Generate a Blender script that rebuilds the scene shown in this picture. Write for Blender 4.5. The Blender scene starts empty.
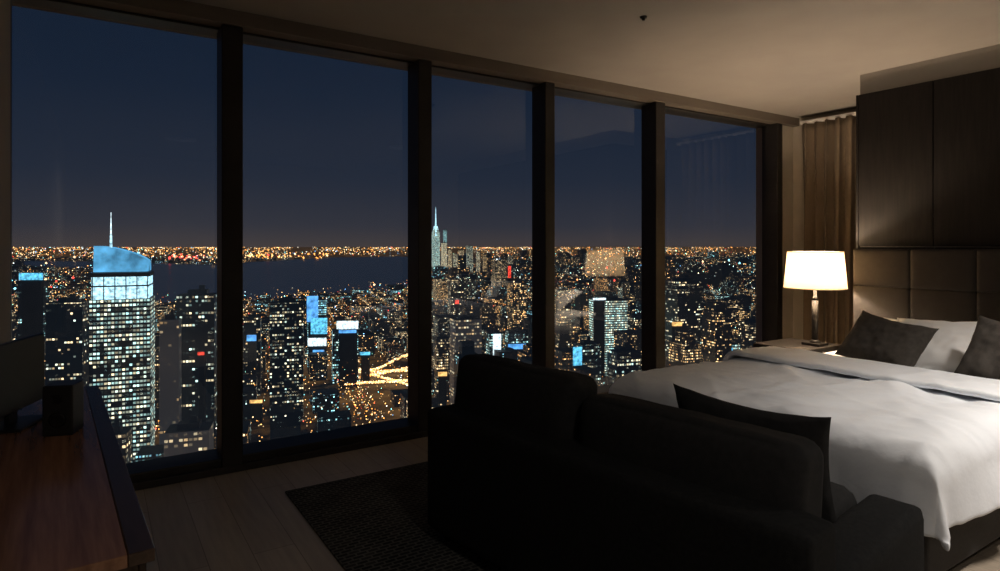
import bpy, bmesh, math, random
import numpy as np
from mathutils import Vector, noise, Matrix
random.seed(7); rng=np.random.default_rng(11)
S=bpy.context.scene
S.view_settings.view_transform='Standard'
CAMH=1.45; FPX=623.0; HY=245.0
yaw=math.radians(33)
F=np.array([math.sin(yaw),math.cos(yaw)]); R=np.array([math.cos(yaw),-math.sin(yaw)])
def xy(px,t):
    p=F*t+R*((px-500)/FPX*t); return float(p[0]),float(p[1])
def zof(py,t): return CAMH-(py-HY)/FPX*t

# ---------------------------------------------------------------- materials
def nt(m):
    m.use_nodes=True; return m.node_tree.nodes,m.node_tree.links
def pmat(name,col,rough=.5,metal=0,col2=None,scale=20,stretch=(1,1,1),bump=0,bscale=200,spec=.5,sheen=0,emis=None,estr=0):
    m=bpy.data.materials.new(name); n,l=nt(m); b=n['Principled BSDF']
    b.inputs['Base Color'].default_value=(*col,1); b.inputs['Roughness'].default_value=rough
    b.inputs['Metallic'].default_value=metal; b.inputs['Specular IOR Level'].default_value=spec
    if sheen: b.inputs['Sheen Weight'].default_value=sheen
    tc=n.new('ShaderNodeTexCoord')
    mp=n.new('ShaderNodeMapping'); mp.inputs['Scale'].default_value=stretch
    l.new(tc.outputs['Object'],mp.inputs['Vector'])
    if col2:
        nz=n.new('ShaderNodeTexNoise'); nz.inputs['Scale'].default_value=scale; nz.inputs['Detail'].default_value=6
        l.new(mp.outputs[0],nz.inputs['Vector'])
        rp=n.new('ShaderNodeValToRGB'); rp.color_ramp.elements[0].position=.32; rp.color_ramp.elements[1].position=.68
        rp.color_ramp.elements[0].color=(*col,1); rp.color_ramp.elements[1].color=(*col2,1)
        l.new(nz.outputs['Fac'],rp.inputs['Fac']); l.new(rp.outputs['Color'],b.inputs['Base Color'])
    if bump:
        nb=n.new('ShaderNodeTexNoise'); nb.inputs['Scale'].default_value=bscale; nb.inputs['Detail'].default_value=4
        l.new(mp.outputs[0],nb.inputs['Vector'])
        bp=n.new('ShaderNodeBump'); bp.inputs['Strength'].default_value=bump; bp.inputs['Distance'].default_value=.01
        l.new(nb.outputs['Fac'],bp.inputs['Height']); l.new(bp.outputs['Normal'],b.inputs['Normal'])
    if emis:
        b.inputs['Emission Color'].default_value=(*emis,1); b.inputs['Emission Strength'].default_value=estr
    return m
M_ceil=pmat('ceiling_paint',(.32,.30,.272),.9,col2=(.345,.325,.295),scale=3,bump=.05)
M_wall=pmat('wall_paint',(.40,.36,.31),.85,col2=(.44,.40,.34),scale=4,bump=.08)
M_frame=pmat('window_frame_metal',(.035,.032,.03),.45,.6,col2=(.045,.04,.038),scale=8)
M_fascia=pmat('fascia_wood',(.12,.10,.08),.6,col2=(.145,.122,.098),scale=6,stretch=(.3,3,3))
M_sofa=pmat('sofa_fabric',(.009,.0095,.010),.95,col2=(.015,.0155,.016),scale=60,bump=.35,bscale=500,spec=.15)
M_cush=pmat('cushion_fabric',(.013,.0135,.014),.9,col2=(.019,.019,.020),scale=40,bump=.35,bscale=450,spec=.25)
M_linen=pmat('bed_linen',(.82,.86,.92),.8,col2=(.87,.91,.96),scale=3,bump=.15,bscale=40,spec=.2)
M_sheet=pmat('white_sheet',(.93,.94,.95),.8,col2=(.96,.96,.96),scale=3,bump=.1,bscale=40,spec=.2)
M_taupe=pmat('taupe_pillow',(.062,.055,.049),.9,col2=(.09,.08,.07),scale=30,bump=.3,bscale=400,spec=.15)
M_bed=pmat('bed_base_fabric',(.025,.023,.022),.9,col2=(.035,.032,.03),scale=50,bump=.3,bscale=400)
M_leather=pmat('headboard_leather',(.022,.0185,.0165),.6,col2=(.03,.0255,.0225),scale=15,bump=.2,bscale=150,spec=.3)
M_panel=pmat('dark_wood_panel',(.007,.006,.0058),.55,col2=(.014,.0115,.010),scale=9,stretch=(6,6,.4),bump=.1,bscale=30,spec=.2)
M_night=pmat('nightstand_wood',(.012,.0095,.008),.5,col2=(.02,.016,.013),scale=9,stretch=(.5,5,5),spec=.3)
M_desk=pmat('desk_wood',(.19,.085,.045),.17,col2=(.33,.165,.09),scale=5,stretch=(9,.5,7),bump=.03,bscale=20,spec=.7)
M_deskd=pmat('desk_edge',(.05,.03,.02),.25,col2=(.075,.045,.03),scale=12,stretch=(5,1,5))
M_black=pmat('black_plastic',(.012,.012,.013),.35,col2=(.018,.018,.019),scale=10)
M_metal=pmat('dark_bronze',(.012,.010,.009),.4,.3,col2=(.018,.015,.012),scale=10,spec=.4)
M_curt=pmat('curtain_fabric',(.15,.112,.076),.9,col2=(.185,.138,.093),scale=40,stretch=(4,4,.5),bump=.2,bscale=300,sheen=.05)
M_white=pmat('white_plastic',(.6,.58,.55),.5,col2=(.65,.62,.6),scale=5)

def floor_mat():
    m=bpy.data.materials.new('floor_planks'); n,l=nt(m); b=n['Principled BSDF']
    tc=n.new('ShaderNodeTexCoord'); mp=n.new('ShaderNodeMapping'); mp.inputs['Rotation'].default_value=(0,0,math.pi/2)
    l.new(tc.outputs['Object'],mp.inputs['Vector'])
    br=n.new('ShaderNodeTexBrick'); br.inputs['Scale'].default_value=1; br.inputs['Brick Width'].default_value=1.6; br.inputs['Row Height'].default_value=.19
    br.inputs['Mortar Size'].default_value=.002; br.inputs['Color1'].default_value=(.41,.345,.27,1); br.inputs['Color2'].default_value=(.48,.405,.32,1); br.inputs['Mortar'].default_value=(.2,.16,.12,1)
    l.new(mp.outputs[0],br.inputs['Vector'])
    mp2=n.new('ShaderNodeMapping'); mp2.inputs['Scale'].default_value=(14,1,1); l.new(tc.outputs['Object'],mp2.inputs['Vector'])
    nz=n.new('ShaderNodeTexNoise'); nz.inputs['Scale'].default_value=3; nz.inputs['Detail'].default_value=8; l.new(mp2.outputs[0],nz.inputs['Vector'])
    mx=n.new('ShaderNodeMix'); mx.data_type='RGBA'; mx.blend_type='MULTIPLY'; mx.inputs[0].default_value=.45
    l.new(br.outputs['Color'],mx.inputs[6]); l.new(nz.outputs['Fac'],mx.inputs[7]); l.new(mx.outputs[2],b.inputs['Base Color'])
    b.inputs['Roughness'].default_value=.38
    return m
M_floor=floor_mat()
def rug_mat():
    m=bpy.data.materials.new('rug_weave'); n,l=nt(m); b=n['Principled BSDF']
    tc=n.new('ShaderNodeTexCoord')
    br=n.new('ShaderNodeTexBrick'); br.inputs['Scale'].default_value=9; br.inputs['Mortar Size'].default_value=.045
    br.inputs['Color1'].default_value=(.025,.026,.026,1); br.inputs['Color2'].default_value=(.06,.06,.057,1); br.inputs['Mortar'].default_value=(.15,.145,.13,1)
    nz=n.new('ShaderNodeTexNoise'); nz.inputs['Scale'].default_value=6; nz.inputs['Detail'].default_value=6
    l.new(tc.outputs['Object'],nz.inputs['Vector']); l.new(tc.outputs['Object'],br.inputs['Vector'])
    mx=n.new('ShaderNodeMix'); mx.data_type='RGBA'; mx.blend_type='MULTIPLY'; mx.inputs[0].default_value=.85
    l.new(br.outputs['Color'],mx.inputs[6]); l.new(nz.outputs['Fac'],mx.inputs[7]); l.new(mx.outputs[2],b.inputs['Base Color'])
    bp=n.new('ShaderNodeBump'); bp.inputs['Strength'].default_value=.6; bp.inputs['Distance'].default_value=.01
    l.new(br.outputs['Fac'],bp.inputs['Height']); l.new(bp.outputs['Normal'],b.inputs['Normal'])
    b.inputs['Roughness'].default_value=1; b.inputs['Specular IOR Level'].default_value=.1
    return m
M_rug=rug_mat()
def glass_mat():
    m=bpy.data.materials.new('window_glass'); n,l=nt(m); n.remove(n['Principled BSDF'])
    o=n['Material Output']; t=n.new('ShaderNodeBsdfTransparent'); t.inputs[0].default_value=(.97,.99,1,1)
    g=n.new('ShaderNodeBsdfGlossy'); g.inputs['Roughness'].default_value=0.0; g.inputs[0].default_value=(.9,.95,1,1)
    f=n.new('ShaderNodeFresnel'); f.inputs[0].default_value=1.45
    mu=n.new('ShaderNodeMath'); mu.operation='MULTIPLY_ADD'; mu.inputs[1].default_value=.95; mu.inputs[2].default_value=.04   # double glazing
    mx=n.new('ShaderNodeMixShader'); l.new(f.outputs[0],mu.inputs[0]); l.new(mu.outputs[0],mx.inputs[0])
    l.new(t.outputs[0],mx.inputs[1]); l.new(g.outputs[0],mx.inputs[2]); l.new(mx.outputs[0],o.inputs[0])
    return m
M_glass=glass_mat()

# ---------------------------------------------------------------- helpers
COL=S.collection
def link(o): COL.objects.link(o); return o
def root(name,loc=(0,0,0),rz=0):
    e=bpy.data.objects.new(name,None); e.location=loc; e.rotation_euler=(0,0,rz); e.empty_display_size=.1; return link(e)
def mobj(name,me,mat,parent=None,loc=(0,0,0),rot=(0,0,0),smooth=False):
    o=bpy.data.objects.new(name,me); link(o)
    if mat: me.materials.append(mat)
    o.location=loc; o.rotation_euler=rot
    if parent: o.parent=parent
    if smooth:
        for p in me.polygons: p.use_smooth=True
    return o
def box(name,a,b,mat,parent=None,bev=0.0,rot=(0,0,0)):
    c=[(a[i]+b[i])/2 for i in range(3)]; s=[abs(b[i]-a[i]) for i in range(3)]
    bm=bmesh.new(); bmesh.ops.create_cube(bm,size=1); bmesh.ops.scale(bm,vec=s,verts=bm.verts)
    if bev>0: bmesh.ops.bevel(bm,geom=bm.edges[:],offset=min(bev,min(s)*.45),segments=3,affect='EDGES',profile=.5)
    me=bpy.data.meshes.new(name); bm.to_mesh(me); bm.free()
    return mobj(name,me,mat,parent,c,rot)
def cyl(name,r1,r2,h,mat,parent=None,loc=(0,0,0),seg=48,caps=True):
    bm=bmesh.new(); bmesh.ops.create_cone(bm,cap_ends=caps,segments=seg,radius1=r1,radius2=r2,depth=h)
    me=bpy.data.meshes.new(name); bm.to_mesh(me); bm.free()
    for p in me.polygons:
        if len(p.vertices)==4: p.use_smooth=True
    return mobj(name,me,mat,parent,loc)
def rbox(name,size,r,mat,parent=None,loc=(0,0,0),rot=(0,0,0),bulge=(0,0,0),nz=.0,nsc=4,cuts=18,seed=0,fn=None):
    h=[s/2 for s in size]; r=min(r,min(h)*.98)
    bm=bmesh.new(); bmesh.ops.create_cube(bm,size=2); bmesh.ops.subdivide_edges(bm,edges=bm.edges[:],cuts=cuts,use_grid_fill=True)
    for v in bm.verts:
        u=v.co.copy(); p=Vector([u[i]*h[i] for i in range(3)])
        q=Vector([max(-(h[i]-r),min(h[i]-r,p[i])) for i in range(3)]); d=p-q
        if d.length>1e-9: p=q+d.normalized()*r
        for i in range(3):
            j,k=(i+1)%3,(i+2)%3
            p[i]+=bulge[i]*u[i]*(1-u[j]**4)*(1-u[k]**4)
        if nz:
            w=noise.noise(p*nsc+Vector((seed*7.3,seed,1)))+.5*noise.noise(p*nsc*2.7+Vector((seed,3,seed)))
            p+=p.normalized()*w*nz
        if fn: p=fn(u,p)
        v.co=p
    me=bpy.data.meshes.new(name); bm.to_mesh(me); bm.free()
    return mobj(name,me,mat,parent,loc,rot,smooth=True)
def pillow(name,w,h,th,mat,parent=None,loc=(0,0,0),rot=(0,0,0),seed=0,n=40):
    bm=bmesh.new(); g={}
    for side in (1,-1):
        for i in range(n+1):
            for j in range(n+1):
                u=-1+2*i/n; v=-1+2*j/n
                edge=(i in(0,n) or j in(0,n))
                if side==-1 and edge: g[(side,i,j)]=g[(1,i,j)]; continue
                x=w/2*u*(1-.07*(1-v*v)); z=h/2*v*(1-.07*(1-u*u))
                t=th/2*((1-u**4)*(1-v**4))**.55
                wr=noise.noise(Vector((u*2.2+seed*5,v*2.2,side*3)))*.14+noise.noise(Vector((u*5+seed,v*5,side)))*.08
                cr=abs(u*v); wr-= .12*max(0,math.sin((u-v)*9+seed))*cr
                t*=1+wr*1.5
                z-= .05*h*(1-u*u)*(v>0)*v
                g[(side,i,j)]=bm.verts.new((x,side*t,z))
    for side in (1,-1):
        for i in range(n):
            for j in range(n):
                f=[g[(side,i,j)],g[(side,i+1,j)],g[(side,i+1,j+1)],g[(side,i,j+1)]]
                if side==1: f.reverse()
                try: bm.faces.new(f)
                except ValueError: pass
    me=bpy.data.meshes.new(name); bm.to_mesh(me); bm.free()
    return mobj(name,me,mat,parent,loc,rot,smooth=True)

# ---------------------------------------------------------------- room shell
XL,XR,YW,YB=-.39,6.95,4.41,-3.2; ZC=2.94; ZH=2.85
box('floor',(XL-.2,YB-.2,-.15),(XR+.2,YW+.35,0),M_floor)
box('ceiling',(XL-.2,YB-.2,ZC),(XR+.2,YW+.35,ZC+.2),M_ceil)
box('wall_left',(XL-.2,YB-.2,0),(XL,YW-.1,ZC),M_wall)
box('wall_right',(XR,YB-.2,0),(XR+.2,YW+.35,ZC),M_wall)
box('wall_window_return',(6.665,YW-.10,0),(XR,YW+.2,ZH),M_wall)
box('wall_back',(XL,YB-.2,0),(XR,YB,ZC),M_wall)
box('baseboard_left',(XL,YB,0),(XL+.015,1.2,.1),M_fascia)
win=root('window_frame')
box('fascia',(XL-.1,YW-.18,ZH),(XR,YW+.2,ZC),M_fascia,win)
box('head_rail',(XL-.1,YW-.06,ZH-.015),(6.66,YW+.1,ZH),M_frame,win,.003)
box('sill_rail',(XL-.1,YW-.12,0),(6.66,YW+.12,.09),M_frame,win,.006)
box('sill_step',(XL-.1,YW-.16,0),(6.66,YW-.12,.045),M_frame,win,.004)
mull=[(-.55,-.395),(.67,.797),(2.037,2.15),(3.23,3.335),(4.58,4.71),(6.56,6.665)]
for i,(a,b) in enumerate(mull):
    box('mullion_%d'%i,(a,YW-.15,.0),(b,YW+.05,ZH),M_frame,win,.008)
for i in range(5):
    x0,x1=mull[i][1]-.03,mull[i+1][0]+.03
    me=bpy.data.meshes.new('window'); me.from_pydata([(x0,YW,.08),(x1,YW,.08),(x1,YW,ZH-.01),(x0,YW,ZH-.01)],[],[(0,1,2,3)])
    mobj('window_%d'%(i+1),me,M_glass)

PX,PY=5.62,2.86
box('wall_bulkhead',(PX,YB,0),(XR,PY,ZC),M_ceil)
pw=root('wood_wall_panels')
y=PY; i=0
while y>-1.0:
    y2=y-.58
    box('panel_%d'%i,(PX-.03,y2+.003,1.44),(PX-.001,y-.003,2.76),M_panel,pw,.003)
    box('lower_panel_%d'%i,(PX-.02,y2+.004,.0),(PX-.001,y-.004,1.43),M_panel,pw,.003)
    y=y2; i+=1
box('panel_end',(PX-.03,PY+.001,0),(XR-.35,PY+.02,2.76),M_panel,pw)

def curtain(name,x,y0,y1,z0,z1,amp,waves):
    nx,nzv=int(waves*18),30; vs=[];fs=[]
    for j in range(nzv+1):
        v=j/nzv
        for i in range(nx+1):
            u=i/nx; ph=u*waves*2*math.pi
            a=amp*(.8+.2*v)*(1+.45*noise.noise(Vector((u*6,v*1.2,2))))
            sn=math.sin(ph+.6*math.sin(v*2+u*7)); sn=math.copysign(abs(sn)**.7,sn)
            vs.append((x+sn*a, y0+(y1-y0)*u+.018*math.sin(ph*2+v*2), z0+(z1-z0)*v))
    for j in range(nzv):
        for i in range(nx):
            k=j*(nx+1)+i; fs.append((k,k+1,k+nx+2,k+nx+1))
    me=bpy.data.meshes.new(name); me.from_pydata(vs,[],fs)
    r=root(name)
    o=mobj('drape',me,M_curt,r,smooth=True); so=o.modifiers.new('s','SOLIDIFY'); so.thickness=.004
    box('track',(x-.04,y0-.05,z1),(x+.04,y1+.03,z1+.035),M_white,r,.004)
    return r
curtain('window_curtain',6.80,2.95,4.08,.015,2.83,.075,9)

sp=root('smoke_detector',(3.0,2.9,ZC)); cyl('base',.02,.024,.012,M_metal,sp,(0,0,-.006)); cyl('head',.008,.013,.014,M_metal,sp,(0,0,-.018))

# ---------------------------------------------------------------- rug
box('area_rug',(.93,.7,.0),(2.6,3.74,.012),M_rug,None,.004)

# ---------------------------------------------------------------- bed
bed=root('bed')
X0,X1,Y0,Y1,ZT=2.72,5.46,1.12,2.86,.62
box('base',(X0+.12,Y0+.06,.06),(X1,Y1-.04,.34),M_bed,bed,.02)
box('plinth',(X0+.22,Y0+.16,0.0),(X1-.1,Y1-.14,.07),M_black,bed)
rbox('mattress',(X1-X0-.08,Y1-Y0-.06,.26),.07,M_sheet,bed,((X0+X1)/2+.03,(Y0+Y1)/2,.465),nz=.004)
def duvet(name,xa,xb,ya,yb,zt,hem,r,mat,thick=.03,foot=True,wr=.016,seed=0,res=.025):
    L=zt-hem
    def m(d):
        q=r*math.pi/2
        if d>=r: return d,0
        e=r-d
        if e<=q: a=e/r; return r-r*math.sin(a), r-r*math.cos(a)
        return 0, r+(e-q)
    ext=L-r+r*math.pi/2-r
    na=int((xb-xa+(ext if foot else 0))/res); nb=int((yb-ya+2*ext)/res)
    vs=[];fs=[]
    for i in range(na+1):
        s=(-ext if foot else 0)+(xb-xa+(ext if foot else 0))*i/na
        if foot: cx,dx=m(s)
        else: cx,dx=s,0
        for j in range(nb+1):
            w=-ext+(yb-ya+2*ext)*j/nb
            if w<(yb-ya)/2: cy,dy=m(w); sg=-1
            else: cy,dy=m((yb-ya)-w); cy=(yb-ya)-cy; sg=1
            d=max(dx,dy) if min(dx,dy)<=0 else (dx**4+dy**4)**.25
            d=min(d,L)
            x=xa+cx; y=ya+cy
            hx=max(0,dx-r)/(L-r); hy=max(0,dy-r)/(L-r)
            fl=min(1,hx+hy)
            x-= (.03*hx*math.sin(y*15+seed+noise.noise(Vector((y*3,0,seed)))*3)+.02*hx) if foot else 0
            y+= sg*(.025*hy*math.sin(x*14+seed+noise.noise(Vector((x*3,0,seed)))*3)+.025*hy)
            P=Vector((x*1.6+y*.9,y*2.6-x*.4,seed))
            n1=noise.noise(P)+.5*noise.noise(P*2.3)
            wx=x+.25*noise.noise(Vector((x*1.3,y*1.3,seed+8)))
            n2=0
            for (a,b_,sc,ww) in ((1.0,-1.7,1.0,1.0),(.5,2.2,1.0,.8),(2.6,1.1,1.3,.7),(3.5,-2.5,1.5,.6),(5.0,1.5,1.6,.45)):
                rid=1-abs(noise.noise(Vector(((wx*a+y*b_)*sc,(x*.6-y*.3)*sc,seed+a*3))))*5.5
                n2+=ww*max(0,rid)**2
            z=zt-d+(wr*n1+wr*.9*n2)*(1-.6*fl)
            x-=.012*n2*hx
            vs.append((x,y,z))
    for i in range(na):
        for j in range(nb):
            k=i*(nb+1)+j; fs.append((k,k+nb+1,k+nb+2,k+1))
    me=bpy.data.meshes.new(name); me.from_pydata(vs,[],fs)
    o=mobj(name,me,mat,bed,smooth=True)
    so=o.modifiers.new('s','SOLIDIFY'); so.thickness=thick; so.offset=-1
    sb=o.modifiers.new('sub','SUBSURF'); sb.levels=1; sb.render_levels=1
    return o
duvet('duvet',X0-.03,4.15,Y0-.04,Y1+.04,ZT+.025,.34,.13,M_linen,seed=2,wr=.02)
duvet('duvet_fold',3.78,4.22,Y0-.05,Y1+.045,ZT+.078,.39,.14,M_linen,thick=.035,foot=False,wr=.01,seed=9)
def roll(name,x,r,mat):
    c=bpy.data.curves.new(name,'CURVE'); c.dimensions='3D'; c.bevel_depth=r; c.bevel_resolution=6; s=c.splines.new('POLY')
    pts=[(x,Y0-.055,.40),(x,Y0-.055,.52)]
    for a in range(0,91,15): pts.append((x,Y0-.05+.14-.14*math.cos(math.radians(a)),ZT+.05-.14+.14*math.sin(math.radians(a))))
    for k in range(1,20): 
        yy=Y0+.09+(Y1-Y0-.18)*k/20; pts.append((x+.012*math.sin(k*1.3),yy,ZT+.05))
    for a in range(90,-1,-15): pts.append((x,Y1+.045-.14+.14*math.cos(math.radians(a)),ZT+.05-.14+.14*math.sin(math.radians(a))))
    pts.append((x,Y1+.05,.40))
    s.points.add(len(pts)-1)
    for p,q in zip(s.points,pts): p.co=(*q,1)
    o=bpy.data.objects.new(name,c); link(o); c.materials.append(mat); o.parent=bed
roll('fold_roll',4.22,.03,M_linen)
hb=root('headboard')
box('backing',(PX-.075,Y0-.35,.0),(PX-.032,PY,1.42),M_bed,hb,.01)
y=PY
c=0
while y>Y0-.3:
    y2=max(y-.45,Y0-.35)
    for rz,(za,zb) in enumerate(((.12,.60),(.60,1.10),(1.10,1.415))):
        rbox('tile_%d_%d'%(c,rz),(.06,y-y2-.002,zb-za-.002),.008,M_leather,hb,(PX-.09,(y+y2)/2,(za+zb)/2),bulge=(.003,0,0),cuts=16)
    y=y2; c+=1
zb=ZT-.03
def bp(name,x,yc,w,h,th,lean,mat,seed,tilt=0,dz=0):
    o=pillow(name,w,h,th,mat,None,seed=seed)
    zc=zb+h/2*math.cos(lean)+th*.35*math.sin(lean)+dz
    o.matrix_world=Matrix.Translation((x,yc,zc))@Matrix.Rotation(lean,4,'Y')@Matrix.Rotation(math.pi/2,4,'Z')@Matrix.Rotation(tilt,4,'Y'); return o
bp('bed_pillow',5.10,2.26,.74,.46,.17,1.1,M_sheet,1)
bp('bed_pillow',5.10,1.46,.74,.46,.17,1.1,M_sheet,2)
bp('bed_pillow',4.76,1.90,.64,.46,.16,.85,M_sheet,3,.08)
bp('bed_pillow',4.84,1.18,.60,.46,.16,.85,M_sheet,4,.0)
bp('throw_pillow',4.50,2.13,.52,.40,.16,.68,M_taupe,5,-.18,.01)
bp('throw_pillow',4.42,1.36,.56,.44,.16,.60,M_taupe,6,-.12,.01)

# ---------------------------------------------------------------- nightstand + lamp
ns=root('nightstand'); NX0,NX1,NY0,NY1,NZ=4.93,5.50,2.95,3.44,.575
box('top',(NX0,NY0,NZ-.035),(NX1,NY1,NZ),M_night,ns,.005)
box('carcass',(NX0+.03,NY0+.02,.10),(NX1-.01,NY1-.02,NZ-.035),M_night,ns,.004)
for k in range(2):
    box('drawer_%d'%k,(NX0+.012,NY0+.035,.115+k*.213),(NX0+.03,NY1-.035,.318+k*.213),M_night,ns,.004)
    box('handle_%d'%k,(NX0-.004,3.12,.21+k*.213),(NX0+.012,3.28,.22+k*.213),M_metal,ns,.003)
for k,(a,b) in enumerate(((NX0+.05,NY0+.05),(NX0+.05,NY1-.09),(NX1-.09,NY0+.05),(NX1-.09,NY1-.09))):
    box('leg_%d'%k,(a,b,0),(a+.04,b+.04,.1),M_night,ns)
LX,LY=5.28,3.07
lamp=root('table_lamp',(LX,LY,NZ))
box('foot',(-.08,-.08,0.001),(.08,.08,.025),M_metal,lamp,.006)
cyl('foot_cap',.05,.028,.022,M_metal,lamp,(0,0,.036))
cyl('stem',.013,.013,.48,M_metal,lamp,(0,0,.28))
cyl('stem_body',.026,.026,.34,M_metal,lamp,(0,0,.22))
cyl('stem_neck',.026,.013,.04,M_metal,lamp,(0,0,.41))
M_sh=bpy.data.materials.new('lampshade_linen'); n,l=nt(M_sh); n.remove(n['Principled BSDF'])
d=n.new('ShaderNodeBsdfDiffuse'); d.inputs[0].default_value=(.85,.78,.66,1)
t=n.new('ShaderNodeBsdfTranslucent'); t.inputs[0].default_value=(.60,.47,.30,1)
mx=n.new('ShaderNodeMixShader'); mx.inputs[0].default_value=.20
l.new(d.outputs[0],mx.inputs[1]); l.new(t.outputs[0],mx.inputs[2]); l.new(mx.outputs[0],n['Material Output'].inputs[0])
SB,STOP=.50,.815
sh=cyl('shade',.25,.222,STOP-SB,M_sh,lamp,(0,0,(SB+STOP)/2),seg=64,caps=False)
for zz,rr in ((SB,.25),(STOP,.2225)):
    c=bpy.data.curves.new('rim','CURVE'); c.dimensions='3D'; c.bevel_depth=.004; s=c.splines.new('POLY'); s.points.add(63); s.use_cyclic_u=True
    for k in range(64): s.points[k].co=(rr*math.cos(k*math.pi/32),rr*math.sin(k*math.pi/32),zz,1)
    o=bpy.data.objects.new('shade_rim',c); link(o); c.materials.append(M_sh); o.parent=lamp
for k in range(3):
    a=k*2*math.pi/3; o=box('spider_%d'%k,(0,-.002,-.002),(.222,.002,.002),M_metal,None); o.parent=lamp; o.location=(.111*math.cos(a),.111*math.sin(a),STOP-.01); o.rotation_euler=(0,0,a)
cyl('socket',.016,.016,.06,M_metal,lamp,(0,0,.54))
M_bulb=pmat('bulb_glass',(1,.9,.7),.4,emis=(1,.76,.5),estr=8); M_bulb.cycles.emission_sampling='NONE'
bm=bmesh.new(); bmesh.ops.create_uvsphere(bm,u_segments=20,v_segments=12,radius=.03); me=bpy.data.meshes.new('bulb'); bm.to_mesh(me); bm.free()
mobj('bulb',me,M_bulb,lamp,(0,0,.60),smooth=True)
def light(name,typ,loc,energy,col,parent=None,**k):
    L=bpy.data.lights.new(name,typ); L.energy=energy; L.color=col
    for a,b in k.items(): setattr(L,a,b)
    o=bpy.data.objects.new(name,L); link(o); o.location=loc
    if parent: o.parent=parent
    return o
light('lamp_glow','POINT',(0,0,.66),82,(1,.76,.54),lamp,shadow_soft_size=.045)

for i,(cx,cy) in enumerate(((1.0,-.9),(3.9,.1))):  # added fill lamps, out of view, to brighten the room and bed
    cf=root('added_ceiling_fill',(cx,cy,ZC))
    cyl('fill_ring',.20,.20,.02,M_white,cf,(0,0,-.01)); cyl('fill_disc',.17,.17,.004,M_white,cf,(0,0,-.022))
    light('fill_lamp','AREA',(0,0,-.03),(19,40)[i],(1,.90,.80),cf,shape='DISK',size=.34,spread=math.radians((150,100)[i]))

# ---------------------------------------------------------------- sofa
sa=math.atan2(.142,.99)
sf=root('sofa',(1.36,2.77,.012),sa)
SL=1.83; SD=1.0
ZS=.64
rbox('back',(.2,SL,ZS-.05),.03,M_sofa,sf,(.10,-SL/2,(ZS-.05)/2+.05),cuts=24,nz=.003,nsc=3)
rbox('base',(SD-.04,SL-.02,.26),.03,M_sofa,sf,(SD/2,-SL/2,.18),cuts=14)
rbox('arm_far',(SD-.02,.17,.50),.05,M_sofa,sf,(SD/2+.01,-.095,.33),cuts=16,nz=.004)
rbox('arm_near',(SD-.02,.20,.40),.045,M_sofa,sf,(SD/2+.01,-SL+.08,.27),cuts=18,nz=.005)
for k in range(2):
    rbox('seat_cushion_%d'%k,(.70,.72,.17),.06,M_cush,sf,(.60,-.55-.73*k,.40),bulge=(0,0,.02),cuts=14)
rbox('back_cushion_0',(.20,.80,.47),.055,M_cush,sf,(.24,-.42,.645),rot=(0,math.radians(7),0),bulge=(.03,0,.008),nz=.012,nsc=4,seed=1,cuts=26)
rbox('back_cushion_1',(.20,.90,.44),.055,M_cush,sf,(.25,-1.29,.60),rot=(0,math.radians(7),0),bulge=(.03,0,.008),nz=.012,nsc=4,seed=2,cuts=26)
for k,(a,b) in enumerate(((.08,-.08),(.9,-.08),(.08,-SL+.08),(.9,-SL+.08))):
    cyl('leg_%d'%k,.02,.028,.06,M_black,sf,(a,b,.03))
tp=pillow('loose_pillow',.62,.46,.15,M_cush,None,seed=11)
tp.parent=sf
tp.matrix_local=Matrix.Translation((.56,-1.38,.635))@Matrix.Rotation(math.radians(-14),4,'Y')@Matrix.Rotation(math.pi/2,4,'Z')@Matrix.Rotation(-.02,4,'Y')

# ---------------------------------------------------------------- desk (left)
ang=math.atan2(.116-.012,3.71-1.64)
dk=root('writing_desk',(.116,1.64,0),ang)
DW=.40; DL=2.07
box('top_wood',(-DW,0,.72),(-.055,DL,.75),M_desk,dk,.003)
box('top_edge',(-.054,0,.72),(0,DL,.75),M_deskd,dk,.003)
box('body',(-DW+.02,.03,.10),(-.03,DL-.03,.72),M_deskd,dk,.004)
for k in range(3):
    box('drawer_%d'%k,(-.03,.05+k*.67,.38),(-.012,.69+k*.67,.70),M_deskd,dk,.004)
    box('door_%d'%k,(-.03,.05+k*.67,.12),(-.012,.69+k*.67,.37),M_deskd,dk,.004)
for k,(a,b) in enumerate(((-.36,.06),(-.1,.06),(-.36,DL-.1),(-.1,DL-.1))): box('leg_%d'%k,(a,b,0),(a+.04,b+.04,.1),M_black,dk)
mo=root('desk_monitor',(-.265,3.05,.75),math.radians(-20))
box('screen',(-.012,-.22,.055),(.012,.22,.33),M_black,mo,.006); box('screen_back',(-.035,-.14,.10),(-.012,.14,.28),M_black,mo,.008)
box('neck',(-.02,-.03,.012),(.0,.03,.12),M_black,mo,.004); box('stand_base',(-.06,-.11,0),(.07,.11,.012),M_black,mo,.004)
spk=root('desk_speaker',(-.10,2.84,.75),math.radians(-20))
box('cabinet',(-.05,-.05,0),(.05,.05,.185),M_black,spk,.006)
for zz,rr in ((.06,.03),(.135,.018)):
    o=cyl('driver',rr,rr*.8,.006,M_metal,spk,(0,-.052,zz)); o.rotation_euler=(math.pi/2,0,0)

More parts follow.
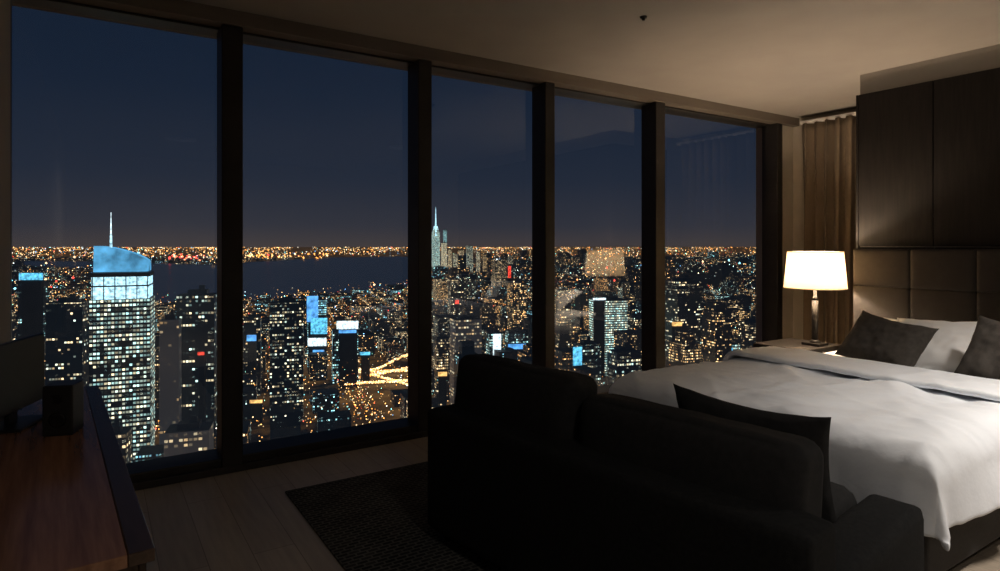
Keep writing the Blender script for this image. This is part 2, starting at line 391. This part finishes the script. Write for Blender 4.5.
# ================================================================ CITY
GZ=-200.0+CAMH; HG=200.0
def city_mat(name,base,strength,cw=3.2,ch=3.8,win=(.12,.86,.30,.80),pk=.55,rk=1.1,powr=2.2):
    m=bpy.data.materials.new(name); n,l=nt(m); b=n['Principled BSDF']
    b.inputs['Base Color'].default_value=(*base,1); b.inputs['Roughness'].default_value=.45
    uv=n.new('ShaderNodeUVMap'); uv.uv_map='UVMap'
    at=n.new('ShaderNodeAttribute'); at.attribute_name='bcol'
    sc=n.new('ShaderNodeSeparateColor'); l.new(at.outputs['Color'],sc.inputs[0])
    dv=n.new('ShaderNodeVectorMath'); dv.operation='DIVIDE'; dv.inputs[1].default_value=(cw,ch,1); l.new(uv.outputs[0],dv.inputs[0])
    fl=n.new('ShaderNodeVectorMath'); fl.operation='FLOOR'; l.new(dv.outputs[0],fl.inputs[0])
    fr=n.new('ShaderNodeVectorMath'); fr.operation='FRACTION'; l.new(dv.outputs[0],fr.inputs[0])
    sx=n.new('ShaderNodeSeparateXYZ'); l.new(fl.outputs[0],sx.inputs[0])
    fx=n.new('ShaderNodeSeparateXYZ'); l.new(fr.outputs[0],fx.inputs[0])
    def math_(op,a,b_=None,c=None):
        q=n.new('ShaderNodeMath'); q.operation=op
        for i,v in enumerate((a,b_,c)):
            if v is None: continue
            if isinstance(v,(int,float)): q.inputs[i].default_value=v
            else: l.new(v,q.inputs[i])
        return q.outputs[0]
    idv=math_('MULTIPLY',sc.outputs[0],731.0)
    cb=n.new('ShaderNodeCombineXYZ'); l.new(sx.outputs[0],cb.inputs[0]); l.new(sx.outputs[1],cb.inputs[1]); l.new(idv,cb.inputs[2])
    wn=n.new('ShaderNodeTexWhiteNoise'); wn.noise_dimensions='3D'; l.new(cb.outputs[0],wn.inputs['Vector'])
    cr=n.new('ShaderNodeCombineXYZ'); l.new(sx.outputs[1],cr.inputs[0]); l.new(idv,cr.inputs[1]); 
    fx3=math_('FLOOR',math_('DIVIDE',sx.outputs[0],6.0)); l.new(fx3,cr.inputs[2])
    wr=n.new('ShaderNodeTexWhiteNoise'); wr.noise_dimensions='3D'; l.new(cr.outputs[0],wr.inputs['Vector'])
    rowlit=math_('MULTIPLY',math_('LESS_THAN',wr.outputs['Value'],math_('MULTIPLY',sc.outputs[1],rk)),.62)
    prob=math_('ADD',math_('MULTIPLY',sc.outputs[1],pk),rowlit)
    lit=math_('LESS_THAN',wn.outputs['Value'],prob)
    mk=math_('MULTIPLY',math_('MULTIPLY',math_('GREATER_THAN',fx.outputs[0],win[0]),math_('LESS_THAN',fx.outputs[0],win[1])),
             math_('MULTIPLY',math_('GREATER_THAN',fx.outputs[1],win[2]),math_('LESS_THAN',fx.outputs[1],win[3])))
    wc=n.new('ShaderNodeSeparateColor'); l.new(wn.outputs['Color'],wc.inputs[0])
    br=math_('POWER',wc.outputs[1],powr)
    st=math_('MULTIPLY',math_('MULTIPLY',lit,mk),math_('MULTIPLY',math_('ADD',br,.10),strength))
    tf=math_('ADD',math_('MULTIPLY',sc.outputs[2],.72),math_('MULTIPLY',wc.outputs[2],.28))
    rp=n.new('ShaderNodeValToRGB'); R_=rp.color_ramp; R_.elements[0].position=0; R_.elements[0].color=(1,.42,.11,1)
    R_.elements[1].position=1; R_.elements[1].color=(.18,.55,1,1)
    for p,c in ((.25,(1,.60,.24,1)),(.5,(1,.82,.50,1)),(.68,(.6,.92,.85,1)),(.85,(.35,.85,.9,1))): el=R_.elements.new(p); el.color=c
    l.new(tf,rp.inputs[0])
    ml=n.new('ShaderNodeVectorMath'); ml.operation='SCALE'; l.new(rp.outputs[0],ml.inputs[0]); l.new(st,ml.inputs['Scale'])
    ad=n.new('ShaderNodeVectorMath'); ad.operation='ADD'; l.new(ml.outputs[0],ad.inputs[0]); ad.inputs[1].default_value=(.003,.0052,.0085)  # faint blue emission over the whole facade imitates haze and city glow
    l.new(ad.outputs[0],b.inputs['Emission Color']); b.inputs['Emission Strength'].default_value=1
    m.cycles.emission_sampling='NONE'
    return m
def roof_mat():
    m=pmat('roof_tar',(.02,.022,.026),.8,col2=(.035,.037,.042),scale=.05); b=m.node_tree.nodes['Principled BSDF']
    b.inputs['Emission Color'].default_value=(.0038,.0055,.0083,1); b.inputs['Emission Strength'].default_value=1; m.cycles.emission_sampling='NONE'; return m  # roofs carry the same painted haze glow as weak emission
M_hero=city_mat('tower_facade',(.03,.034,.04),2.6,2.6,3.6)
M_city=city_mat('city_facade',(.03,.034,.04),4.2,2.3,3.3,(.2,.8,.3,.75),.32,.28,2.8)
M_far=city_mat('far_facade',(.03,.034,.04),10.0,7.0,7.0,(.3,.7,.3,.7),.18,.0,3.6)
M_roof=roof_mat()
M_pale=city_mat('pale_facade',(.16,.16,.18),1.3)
for nd in M_pale.node_tree.nodes:
    if nd.type=='VECT_MATH' and nd.operation=='ADD': nd.inputs[1].default_value=(.018,.019,.022)  # stronger painted haze glow on the pale facades
class Bld:
    def __init__(s): s.v=[];s.f=[];s.uv=[];s.c=[];s.m=[]
    def add(s,cx,cy,w,d,z0,z1,rot,idr,prob,tint,taper=1.0,wallm=0):
        ca,sa_=math.cos(rot),math.sin(rot); k=len(s.v)
        for zz,tp in ((z0,1),(z1,taper)):
            for a,b in ((-1,-1),(1,-1),(1,1),(-1,1)):
                x=a*w/2*tp;y=b*d/2*tp; s.v.append((cx+x*ca-y*sa_,cy+x*sa_+y*ca,zz))
        ln=[w,d,w,d]
        for i in range(4):
            j=(i+1)%4; s.f.append((k+i,k+j,k+4+j,k+4+i))
            o=i*640
            s.uv+=[(o,z0-GZ),(o+ln[i],z0-GZ),(o+ln[i],z1-GZ),(o,z1-GZ)]; s.c+=[(idr,prob,tint,1)]*4; s.m.append(wallm)
        s.f.append((k+4,k+5,k+6,k+7)); s.uv+=[(0,0)]*4; s.c+=[(0,0,0,1)]*4; s.m.append(1)
    def build(s,name,mats,parent=None):
        me=bpy.data.meshes.new(name); me.from_pydata(s.v,[],s.f)
        u=me.uv_layers.new(name='UVMap'); u.data.foreach_set('uv',np.array(s.uv,dtype=np.float32).ravel())
        a=me.color_attributes.new('bcol','FLOAT_COLOR','CORNER'); a.data.foreach_set('color',np.array(s.c,dtype=np.float32).ravel())
        for m in mats: me.materials.append(m)
        me.polygons.foreach_set('material_index',s.m)
        o=bpy.data.objects.new(name,me); link(o)
        if parent: o.parent=parent
        return o
water_px=[(118,304),(160,305),(250,301),(330,295),(425,286),(440,270),(470,261),(400,256.5),(330,257.5),(250,262),(215,265),(150,263),(60,261),(20,261),(20,268),(95,270)]
def inpoly(x,y,P):
    c=False;n_=len(P)
    for i in range(n_):
        x1,y1=P[i];x2,y2=P[(i+1)%n_]
        if (y1>y)!=(y2>y) and x<(x2-x1)*(y-y1)/(y2-y1)+x1: c=not c
    return c
def topx(x,y):
    t=x*F[0]+y*F[1]; r_=x*R[0]+y*R[1]
    if t<=1: return None
    return 500+FPX*r_/t, t
def plane_poly(name,pts,mat):
    me=bpy.data.meshes.new(name); me.from_pydata(pts,[],[tuple(range(len(pts)))]); return mobj(name,me,mat)
GR=math.radians(-14)
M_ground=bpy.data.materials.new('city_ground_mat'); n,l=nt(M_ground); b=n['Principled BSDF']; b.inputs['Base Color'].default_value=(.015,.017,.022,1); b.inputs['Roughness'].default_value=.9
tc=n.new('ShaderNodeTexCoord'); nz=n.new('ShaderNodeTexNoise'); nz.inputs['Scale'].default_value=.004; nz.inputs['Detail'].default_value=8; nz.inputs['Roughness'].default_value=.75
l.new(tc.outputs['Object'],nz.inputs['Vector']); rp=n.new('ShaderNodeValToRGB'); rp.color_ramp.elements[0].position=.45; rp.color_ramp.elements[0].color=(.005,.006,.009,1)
rp.color_ramp.elements[1].position=.75; rp.color_ramp.elements[1].color=(.24,.12,.04,1); l.new(nz.outputs['Fac'],rp.inputs[0]); l.new(rp.outputs[0],b.inputs['Emission Color']); b.inputs['Emission Strength'].default_value=.85  # street glow painted onto the ground as orange noise emission
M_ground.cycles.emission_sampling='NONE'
plane_poly('ground_city',[(-50000,-2000,GZ),(60000,-40000,GZ),(60000,60000,GZ),(-50000,60000,GZ)],M_ground)
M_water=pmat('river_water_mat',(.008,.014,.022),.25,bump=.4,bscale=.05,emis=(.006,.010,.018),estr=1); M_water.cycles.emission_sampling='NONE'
wp=[]
for px,py in water_px:
    t=HG*FPX/(py-HY); x_,y_=xy(px,t); wp.append((x_,y_,GZ+.8))
me=bpy.data.meshes.new('w'); 
bm=bmesh.new(); vs=[bm.verts.new(p) for p in wp]; f=bm.faces.new(vs); bm.normal_update()
if f.normal.z<0: f.normal_flip()
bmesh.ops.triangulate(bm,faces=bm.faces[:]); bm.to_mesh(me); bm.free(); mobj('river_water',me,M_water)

excl=[]
def hero(name,p0,p1,yt,t,prob,tint,rot=.35,depthf=.8,mat=0,crown=None,setback=None):
    Wp=(p1-p0)/FPX*t; w=Wp/(math.cos(rot)+depthf*math.sin(abs(rot))); d=w*depthf
    cx,cy=xy((p0+p1)/2,t+d/2); zt=zof(yt,t)
    r=root(name,(0,0,0)); B=Bld(); rz=-yaw+rot
    idr=random.random()
    B.add(cx,cy,w,d,GZ,zt,rz,idr,prob,tint,wallm=mat)
    if setback:
        zz=zt
        for fr_,hh in setback:
            B.add(cx,cy,w*fr_,d*fr_,zz,zz+hh,rz,idr,prob,tint,wallm=mat); zz+=hh
    else:
        B.add(cx,cy,w*.5,d*.45,zt,zt+4,rz,0,0,0)
        B.add(cx+w*.1,cy,w*.15,d*.15,zt+4,zt+8,rz,0,0,0)
    B.build('tower',[M_hero,M_roof,M_pale],r); excl.append((cx,cy,max(w,d)*.75))
    return r,cx,cy,w,d,zt,rz
def emat(name,col,st,noise_sc=None):
    m=bpy.data.materials.new(name); n,l=nt(m); n.remove(n['Principled BSDF']); e=n.new('ShaderNodeEmission'); e.inputs[0].default_value=(*col,1)
    tc=n.new('ShaderNodeTexCoord'); nz=n.new('ShaderNodeTexNoise'); nz.inputs['Scale'].default_value=noise_sc or .25; nz.inputs['Detail'].default_value=5
    l.new(tc.outputs['Object'],nz.inputs['Vector']); mr=n.new('ShaderNodeMapRange'); mr.inputs[1].default_value=.35; mr.inputs[2].default_value=.65; mr.inputs[3].default_value=st*.35; mr.inputs[4].default_value=st*1.3
    l.new(nz.outputs['Fac'],mr.inputs[0]); l.new(mr.outputs[0],e.inputs[1]); l.new(e.outputs[0],n['Material Output'].inputs[0]); m.cycles.emission_sampling='NONE'; return m
E_cyan=emat('sign_cyan',(.15,.65,1),1.3); E_blue=emat('crown_glow',(.12,.46,.80),1.1,.06); E_white=emat('sign_white',(.75,.93,1),2.0); E_band=emat('crown_band',(.5,.85,1),1.7,.35)
E_screen=emat('screen_led',(.12,.42,.95),1.4,.12); E_red=emat('sign_red',(1,.08,.05),1.2); E_gold=emat('sign_gold',(1,.55,.18),1.5)
def sub(name,cx,cy,w,d,z0,z1,rz,mat,parent,taper=1,bev=0):
    bm=bmesh.new(); bmesh.ops.create_cube(bm,size=1)
    for v in bm.verts:
        k=taper if v.co.z>0 else 1; v.co=Vector((v.co.x*w*k,v.co.y*d*k,v.co.z*(z1-z0)))
    me=bpy.data.meshes.new(name); bm.to_mesh(me); bm.free(); return mobj(name,me,mat,parent,(cx,cy,(z0+z1)/2),(0,0,rz))
t=520; r,cx,cy,w,d,zt,rz=hero('skyscraper',90,157,300,t,.56,.68,rot=.42,depthf=.85,setback=[(.97,.5)])
sub('lit_band',cx,cy,w*.93,d*.93,zt,zof(276,t),rz,E_band,r); 
sub('band_cap',cx,cy,w*.97,d*.97,zof(277,t),zof(273,t),rz,M_roof,r)
sub('band_mid',cx,cy,w*.945,d*.945,zof(287,t),zof(285.5,t),rz,M_roof,r)
# faceted glowing crown: arched slope made of several steps plus glazing ribs
def crown(cx,cy,w,d,z0,z1,z2,rz,parent):
    n_=10; vs=[];fs=[]
    for i in range(n_+1):
        u=i/n_; zt_=z1+(z2-z1)*(math.cos(u*math.pi*.5)**.8)
        for yy in (-d/2,d/2):
            vs+= [(-w/2+w*u,yy,z0),(-w/2+w*u,yy*.9,zt_)]
    for i in range(n_):
        a=4*i; b=a+4
        fs+=[(a,b,b+1,a+1),(a+2,a+3,b+3,b+2),(a+1,b+1,b+3,a+3)]
    fs+=[(0,1,3,2),(4*n_,4*n_+2,4*n_+3,4*n_+1)]
    me=bpy.data.meshes.new('crown'); me.from_pydata(vs,[],fs); mobj('crown',me,E_blue,parent,(cx,cy,0),(0,0,rz))
crown(cx,cy,w*.88,d*.88,zof(272,t),zof(261,t),zof(246,t),rz,r)
for a in range(6):
    xx=(-.45+.18*a)*w; px_=cx+xx*math.cos(rz)+(.47*d)*math.sin(rz); py_=cy+xx*math.sin(rz)-(.47*d)*math.cos(rz)
    sub('rib',px_,py_,.7,.7,zof(300,t),zof(275,t),rz,M_roof,r)
sx_,sy_=xy(111,t+6); sub('spire',sx_,sy_,2.2,2.2,zof(262,t),zof(235,t),rz,E_band,r,.6); sub('spire_tip',sx_,sy_,1.1,1.1,zof(235,t),zof(212,t),rz,E_white,r,.3)
H=[('office_tower',178,219,295,560,.10,.6,.25,0),('apartment_tower',160,181,320,520,.07,.3,.3,2),
('office_tower',22,45,281,900,.12,.8,.2,0),('office_tower',50,88,303,620,.10,.5,.3,0),('apartment_tower',98,130,435,420,.2,.4,.3,0),
('office_tower',268,306,303,700,.24,.55,.3,0),('office_tower',306,328,300,1000,.7,.95,.3,0),('office_tower',330,360,331,900,.3,.85,.3,0),
('apartment_tower',243,262,318,820,.12,.4,.3,0),('office_tower',372,396,325,1400,.2,.6,.3,0),('office_tower',449,482,320,720,.25,.4,.35,2),('office_tower',486,503,333,850,.4,.8,.3,0),
('office_tower',505,528,331,900,.25,.85,.25,0),('apartment_tower',556,571,300,900,.14,.4,.3,0),('office_tower',590,626,300,950,.9,.70,.2,0),
('office_tower',626,648,318,1100,.25,.5,.3,0),('office_tower',574,600,345,700,.25,.6,.3,0),('apartment_tower',664,702,281,900,.15,.5,.35,0),
('apartment_tower',718,742,300,1300,.15,.3,.35,0),('office_tower',703,737,345,800,.5,.74,.2,0),('apartment_tower',434,450,338,800,.2,.35,.3,0),
('office_tower',608,640,352,620,.18,.6,.3,0),('apartment_tower',740,764,322,1000,.2,.4,.3,0),('apartment_tower',165,214,432,450,.15,.35,.3,2),('apartment_tower',470,492,330,1000,.2,.5,.3,0)]
for nm,a,b_,yt,t,pr,ti,ro,mm in H: hero(nm,a,b_,yt,t,pr,ti,rot=ro,mat=mm)
D=[(431.5,440,232,4000,.8,.75,[(.75,14),(.5,12),(.3,10)]),(441,447,243,4100,.7,.5,None),(448,452,250,3900,.6,.4,None),(424,430,248,4000,.5,.5,None),(453,458,254,3900,.5,.5,None),(466,473,246,4300,.4,.6,None),(476,480,252,4200,.5,.5,None),(483,487,255,4000,.4,.3,None),(416,421,252,4200,.5,.5,None),(443,447,230,4300,.6,.9,None),(508,513,256,3600,.3,.5,None),(458,464,250,4500,.4,.4,None)]
for a,b_,yt,t,pr,ti,sb in D:
    q=hero('downtown_tower',a,b_,yt,t,1.0 if pr>.6 else pr,ti,rot=.3,setback=sb)
    if sb:
        sx_,sy_=q[1],q[2]; sub('spire',sx_,sy_,8,8,zof(227,4000),zof(207,4000),0,E_band,q[0],.2)
        sub('lit_top',sx_,sy_,34,34,zof(236,4000),zof(226,4000),.3,E_band,q[0],.5)
def sign(name,p0,p1,y0,y1,t,mat):
    w=(p1-p0)/FPX*t; cx,cy=xy((p0+p1)/2,t); r=root(name)
    sub('panel',cx,cy,w,1.5,zof(y1,t),zof(y0,t),-yaw+.1,mat,r); sub('support',cx+F[0]*3,cy+F[1]*3,w*.85,4,GZ,zof(y0,t)-1,-yaw+.1,M_roof,r)
for a in [(337,358,321,329,870,E_white),(339,356,330,333,868,E_screen),(307,318,296,322,960,E_screen),(311,327,318,334,955,E_cyan),(308,326,338,346,950,E_white),(313,324,350,372,945,E_screen),
 (20,42,273,280,880,E_cyan),(493,501,334,367,830,E_white),(573,582,347,367,680,E_cyan),(508,526,344,349,880,E_screen),(593,606,298,300,930,E_white),(706,733,348,351,780,E_cyan),(247,256,335,341,800,E_screen),
 (455,459,300,304,1200,E_red),(508,511,266,278,1500,E_red),(360,370,352,355,900,E_cyan),(198,204,352,355,540,E_red),(438,447,372,376,700,E_gold),(541,552,336,340,900,E_gold),(672,682,322,326,870,E_gold),(250,262,400,403,700,E_gold)]:
    sign('lit_billboard',*a)

B=Bld(); B2=Bld(); ca,sa_=math.cos(GR),math.sin(GR)
def blocked(x,y,rad): 
    return any((x-a)**2+(y-b)**2<(rad+c)**2 for a,b,c in excl)
def hcap(px,t,h):
    if 330<px<422 and t<990: h=min(h,200-(388-HY)*t/FPX-4)
    if 243<px<412 and t<900: h=min(h,random.uniform(14,36))
    if px<435 and 1500<t<2600: h=min(h,random.uniform(10,22))
    if px<435 and 1000<t<=1500: h=min(h,random.uniform(20,55))
    return h
roofs=[]
AV=6
def fabric(B,tmin,tmax,pitch,hf,probf,av=False):
    N=int(tmax*1.5/pitch)+2; cnt=0
    for i in range(-N,N):
        if av and i%AV==2: continue
        for j in range(-N,N):
            if av and j%11==5: continue
            gx=i*pitch; gy=j*pitch; x=gx*ca-gy*sa_; y=gx*sa_+gy*ca
            q=topx(x,y)
            if not q: continue
            px,t=q
            if t<tmin or t>=tmax or px<-60 or px>850: continue
            py=HY+HG*FPX/t
            if inpoly(px,py,water_px): continue
            if 340<px<418 and 362<py<394: continue
            if random.random()<.06: continue
            h=hcap(px,t,hf(px,t)); 
            if h<8: continue
            w=pitch*random.uniform(.45,.74); d=pitch*random.uniform(.45,.74)
            if blocked(x,y,max(w,d)*.5): continue
            idr=random.random(); pr=probf(); ti=min(1,max(0,random.choice([.0,.1,.2,.3,.42,.6,.75,.95])+random.uniform(-.1,.1)))
            B.add(x,y,w,d,GZ,GZ+h,GR,idr,pr,ti); roofs.append((x,y,h,t,w))
            if h>60 and random.random()<.6: B.add(x,y,w*.6,d*.6,GZ+h,GZ+h+random.uniform(6,18),GR,idr,pr*.6,ti)
            cnt+=1
    return cnt
def h1(px,t):
    h=random.uniform(12,46)
    if random.random()<.20: h=random.uniform(50,95)
    if random.random()<.035 and t>700: h=random.uniform(95,135)
    return h
def h2(px,t):
    h=random.uniform(10,32)
    if px>430 and random.random()<.12: h=random.uniform(40,90)
    if px>430 and random.random()<.012: h=random.uniform(110,150)
    return h
c1=fabric(B,330,1518,46,h1,lambda: random.choice([.06,.12,.25,.5,.85]),True)
c2=fabric(B,1518,2600,69,h2,lambda: random.choice([.1,.25,.5,.8,1]))
c3=fabric(B2,2600,9000,150,h2,lambda: random.choice([.2,.4,.7,1]))
B.build('city_buildings',[M_city,M_roof,M_pale]); B2.build('distant_city_buildings',[M_far,M_roof,M_pale])
print('bld',c1,c2,c3)
P=[];C=[];RD=[]
warm=[(1,.45,.12),(1,.58,.22),(1,.36,.07),(1,.68,.34)]; whitec=[(1,.9,.7),(.8,.95,1)]; cool=[(.25,.85,.95),(.2,.5,1),(.4,1,.75)]
def addp(px,py_ground,z_above,rad,col,st):
    t=HG*FPX/(py_ground-HY); x,y=xy(px,t); P.append((x,y,GZ+z_above)); RD.append(rad*t/FPX); C.append([c*st for c in col])
def rc(pw,pwh,pr):
    q=random.random()
    if q<pw: return random.choice(warm)
    if q<pw+pwh: return random.choice(whitec)
    if q<pw+pwh+pr: return (1,.06,.05)
    return random.choice(cool)
for k in range(7500):
    px=random.uniform(-30,830); py=HY+2.3+random.expovariate(1/4.0)
    if py>HY+18: continue
    if inpoly(px,py,water_px): continue
    dens=noise.noise(Vector((px*.025,py*.12,3)))*.9+.5
    if random.random()>dens: continue
    addp(px,py,random.uniform(5,15),random.uniform(.25,.52),rc(.82,.12,.02),random.choice([.4,.8,1.5,3]))
for k in range(27000):
    px=random.uniform(-30,830); py=random.uniform(HY+8,HY+175)
    if random.random()>max(.28,1-(py-HY-8)/125): continue
    if inpoly(px,py,water_px): continue
    if noise.noise(Vector((px*.025,py*.05,7)))<random.uniform(-.7,.3): continue
    t=HG*FPX/(py-HY)
    addp(px,py,random.uniform(10,45 if t>1500 else 50),random.uniform(.22,.48),rc(.68,.12,.05),random.choice([.3,.6,1,1.8,3.2]))
for x,y,h,t,w in roofs:
    if t<2600 and random.random()<.5:
        P.append((x+random.uniform(-.4,.4)*w,y+random.uniform(-.4,.4)*w,GZ+h+1.5)); RD.append(random.uniform(.3,.8)*t/FPX); cc=rc(.6,.14,.1); s_=random.choice([.5,1,2,3]); C.append([c*s_ for c in cc])
for k in range(80):
    px=random.uniform(0,780); py=random.uniform(HY+8,HY+60)
    if inpoly(px,py,water_px): continue
    addp(px,py,random.uniform(30,60),random.uniform(.8,1.3),random.choice([(1,.07,.05),(1,.3,.1),(.3,.8,1),(1,.6,.3)]),1.8)
for k in range(40): addp(random.uniform(168,205),random.uniform(255.5,262),20,random.uniform(.7,1.1),random.choice([(1,.06,.05),(1,.25,.1),(1,.5,.3)]),1.6)
for k in range(46): addp(random.uniform(245,330),random.uniform(254,260),20,random.uniform(.6,1.1),random.choice(warm),1.8)
for i in range(-60,60):
    for j in range(-300,300):
        for sw in (0,1):
            a=(i+.5)*46*1.0; b2=j*13.0
            gx,gy=(a,b2) if sw else (b2,a)
            x=gx*ca-gy*sa_; y=gx*sa_+gy*ca; q=topx(x,y)
            if not q or q[1]<420 or q[1]>2300 or not(-30<q[0]<830): continue
            if inpoly(q[0],HY+HG*FPX/q[1],water_px): continue
            if random.random()<.28 : continue
            P.append((x+random.uniform(-2,2),y+random.uniform(-2,2),GZ+9)); RD.append(random.uniform(.45,.9)); cc=random.choice(warm if random.random()<.85 else whitec+cool); s_=random.choice([.5,1.2,2.8]); C.append([c*s_ for c in cc])
def avenue(fn,n_):
    for k in range(n_):
        gx,gy=fn(); x=gx*ca-gy*sa_; y=gx*sa_+gy*ca; q=topx(x,y)
        if not q or q[1]<420 or q[1]>1500 or not(-30<q[0]<830) or inpoly(q[0],HY+HG*FPX/q[1],water_px) or blocked(x,y,2): continue
        P.append((x,y,GZ+random.uniform(2,8))); RD.append(random.uniform(.45,.9)); cc=random.choice(warm+warm+[(1,.9,.7),(1,.1,.05)]); s_=random.choice([.6,1.2,3]); C.append([c*s_ for c in cc])
for i in range(-60,60):
    if i%AV==2: avenue(lambda: (i*46+random.choice([-12,-6,-2,2,6,12])+random.uniform(-.8,.8),random.uniform(100,1600)),800)
for j in range(-66,66):
    if j%11==5: avenue(lambda: (random.uniform(-900,1600),j*46+random.choice([-12,-6,-2,2,6,12])+random.uniform(-.8,.8)),800)
for k in range(2000):
    u=random.random(); lane=random.choice([0,1,2,3,4])
    px=345+u*72; py=[384-u*14,371+u*20,376-u*2,366+8*math.sin(u*5),388-u*4][lane]+random.uniform(-1.0,1.0)
    addp(px,py,6,random.uniform(.4,1.0),random.choice(warm+[(1,.75,.45)]),random.choice([.6,1.2,2.5]))
for k in range(260):
    u=random.random(); addp(432+u*40,394+u*3-8*u,8,random.uniform(.4,.9),random.choice(warm),2)
P=np.array(P);RD=np.array(RD)[:,None,None];C=np.array(C)
octv=np.array([(1,0,0),(-1,0,0),(0,1,0),(0,-1,0),(0,0,1),(0,0,-1)],float)
octf=np.array([(0,2,4),(2,1,4),(1,3,4),(3,0,4),(2,0,5),(1,2,5),(3,1,5),(0,3,5)])
V=(P[:,None,:]+octv[None]*RD).reshape(-1,3); Nn=len(P); Fc=(octf[None]+6*np.arange(Nn)[:,None,None]).reshape(-1,3)
me=bpy.data.meshes.new('city_lights'); me.vertices.add(len(V)); me.vertices.foreach_set('co',V.ravel()); me.loops.add(Fc.size); me.loops.foreach_set('vertex_index',Fc.ravel().astype(np.int32))
me.polygons.add(len(Fc)); me.polygons.foreach_set('loop_start',np.arange(0,Fc.size,3,dtype=np.int32)); me.update(calc_edges=True); me.validate()
at=me.color_attributes.new('lc','FLOAT_COLOR','POINT'); at.data.foreach_set('color',np.concatenate([np.repeat(C,6,axis=0),np.ones((len(V),1))],1).astype(np.float32).ravel())
M_l=bpy.data.materials.new('street_lamp_glow'); n,l=nt(M_l); n.remove(n['Principled BSDF']); e=n.new('ShaderNodeEmission'); a=n.new('ShaderNodeAttribute'); a.attribute_name='lc'
l.new(a.outputs['Color'],e.inputs[0]); e.inputs[1].default_value=1.7; l.new(e.outputs[0],n['Material Output'].inputs[0]); M_l.cycles.emission_sampling='NONE'
mobj('city_lights',me,M_l); print('lights',Nn)

W=bpy.data.worlds.new('night_sky'); S.world=W; W.use_nodes=True; n,l=W.node_tree.nodes,W.node_tree.links; bg=n['Background']
tc=n.new('ShaderNodeTexCoord'); sp_=n.new('ShaderNodeSeparateXYZ'); l.new(tc.outputs['Generated'],sp_.inputs[0]); rp=n.new('ShaderNodeValToRGB'); cr=rp.color_ramp
cr.elements[0].position=0; cr.elements[0].color=(.056,.047,.049,1); cr.elements[1].position=1; cr.elements[1].color=(.002,.007,.018,1)
for p,c in ((.03,(.033,.035,.048,1)),(.10,(.018,.025,.043,1)),(.22,(.0095,.0175,.036,1)),(.42,(.0048,.0118,.0275,1))): q=cr.elements.new(p); q.color=c
l.new(sp_.outputs[2],rp.inputs[0]); l.new(rp.outputs[0],bg.inputs[0]); bg.inputs[1].default_value=1

cam=bpy.data.cameras.new('camera'); co=bpy.data.objects.new('camera',cam); link(co); S.camera=co
co.location=(0,0,CAMH); co.rotation_euler=(math.pi/2,0,-yaw); cam.sensor_width=36; cam.lens=FPX/1000*36; cam.shift_y=-(285.5-HY)/1000
cam.clip_start=.05; cam.clip_end=100000
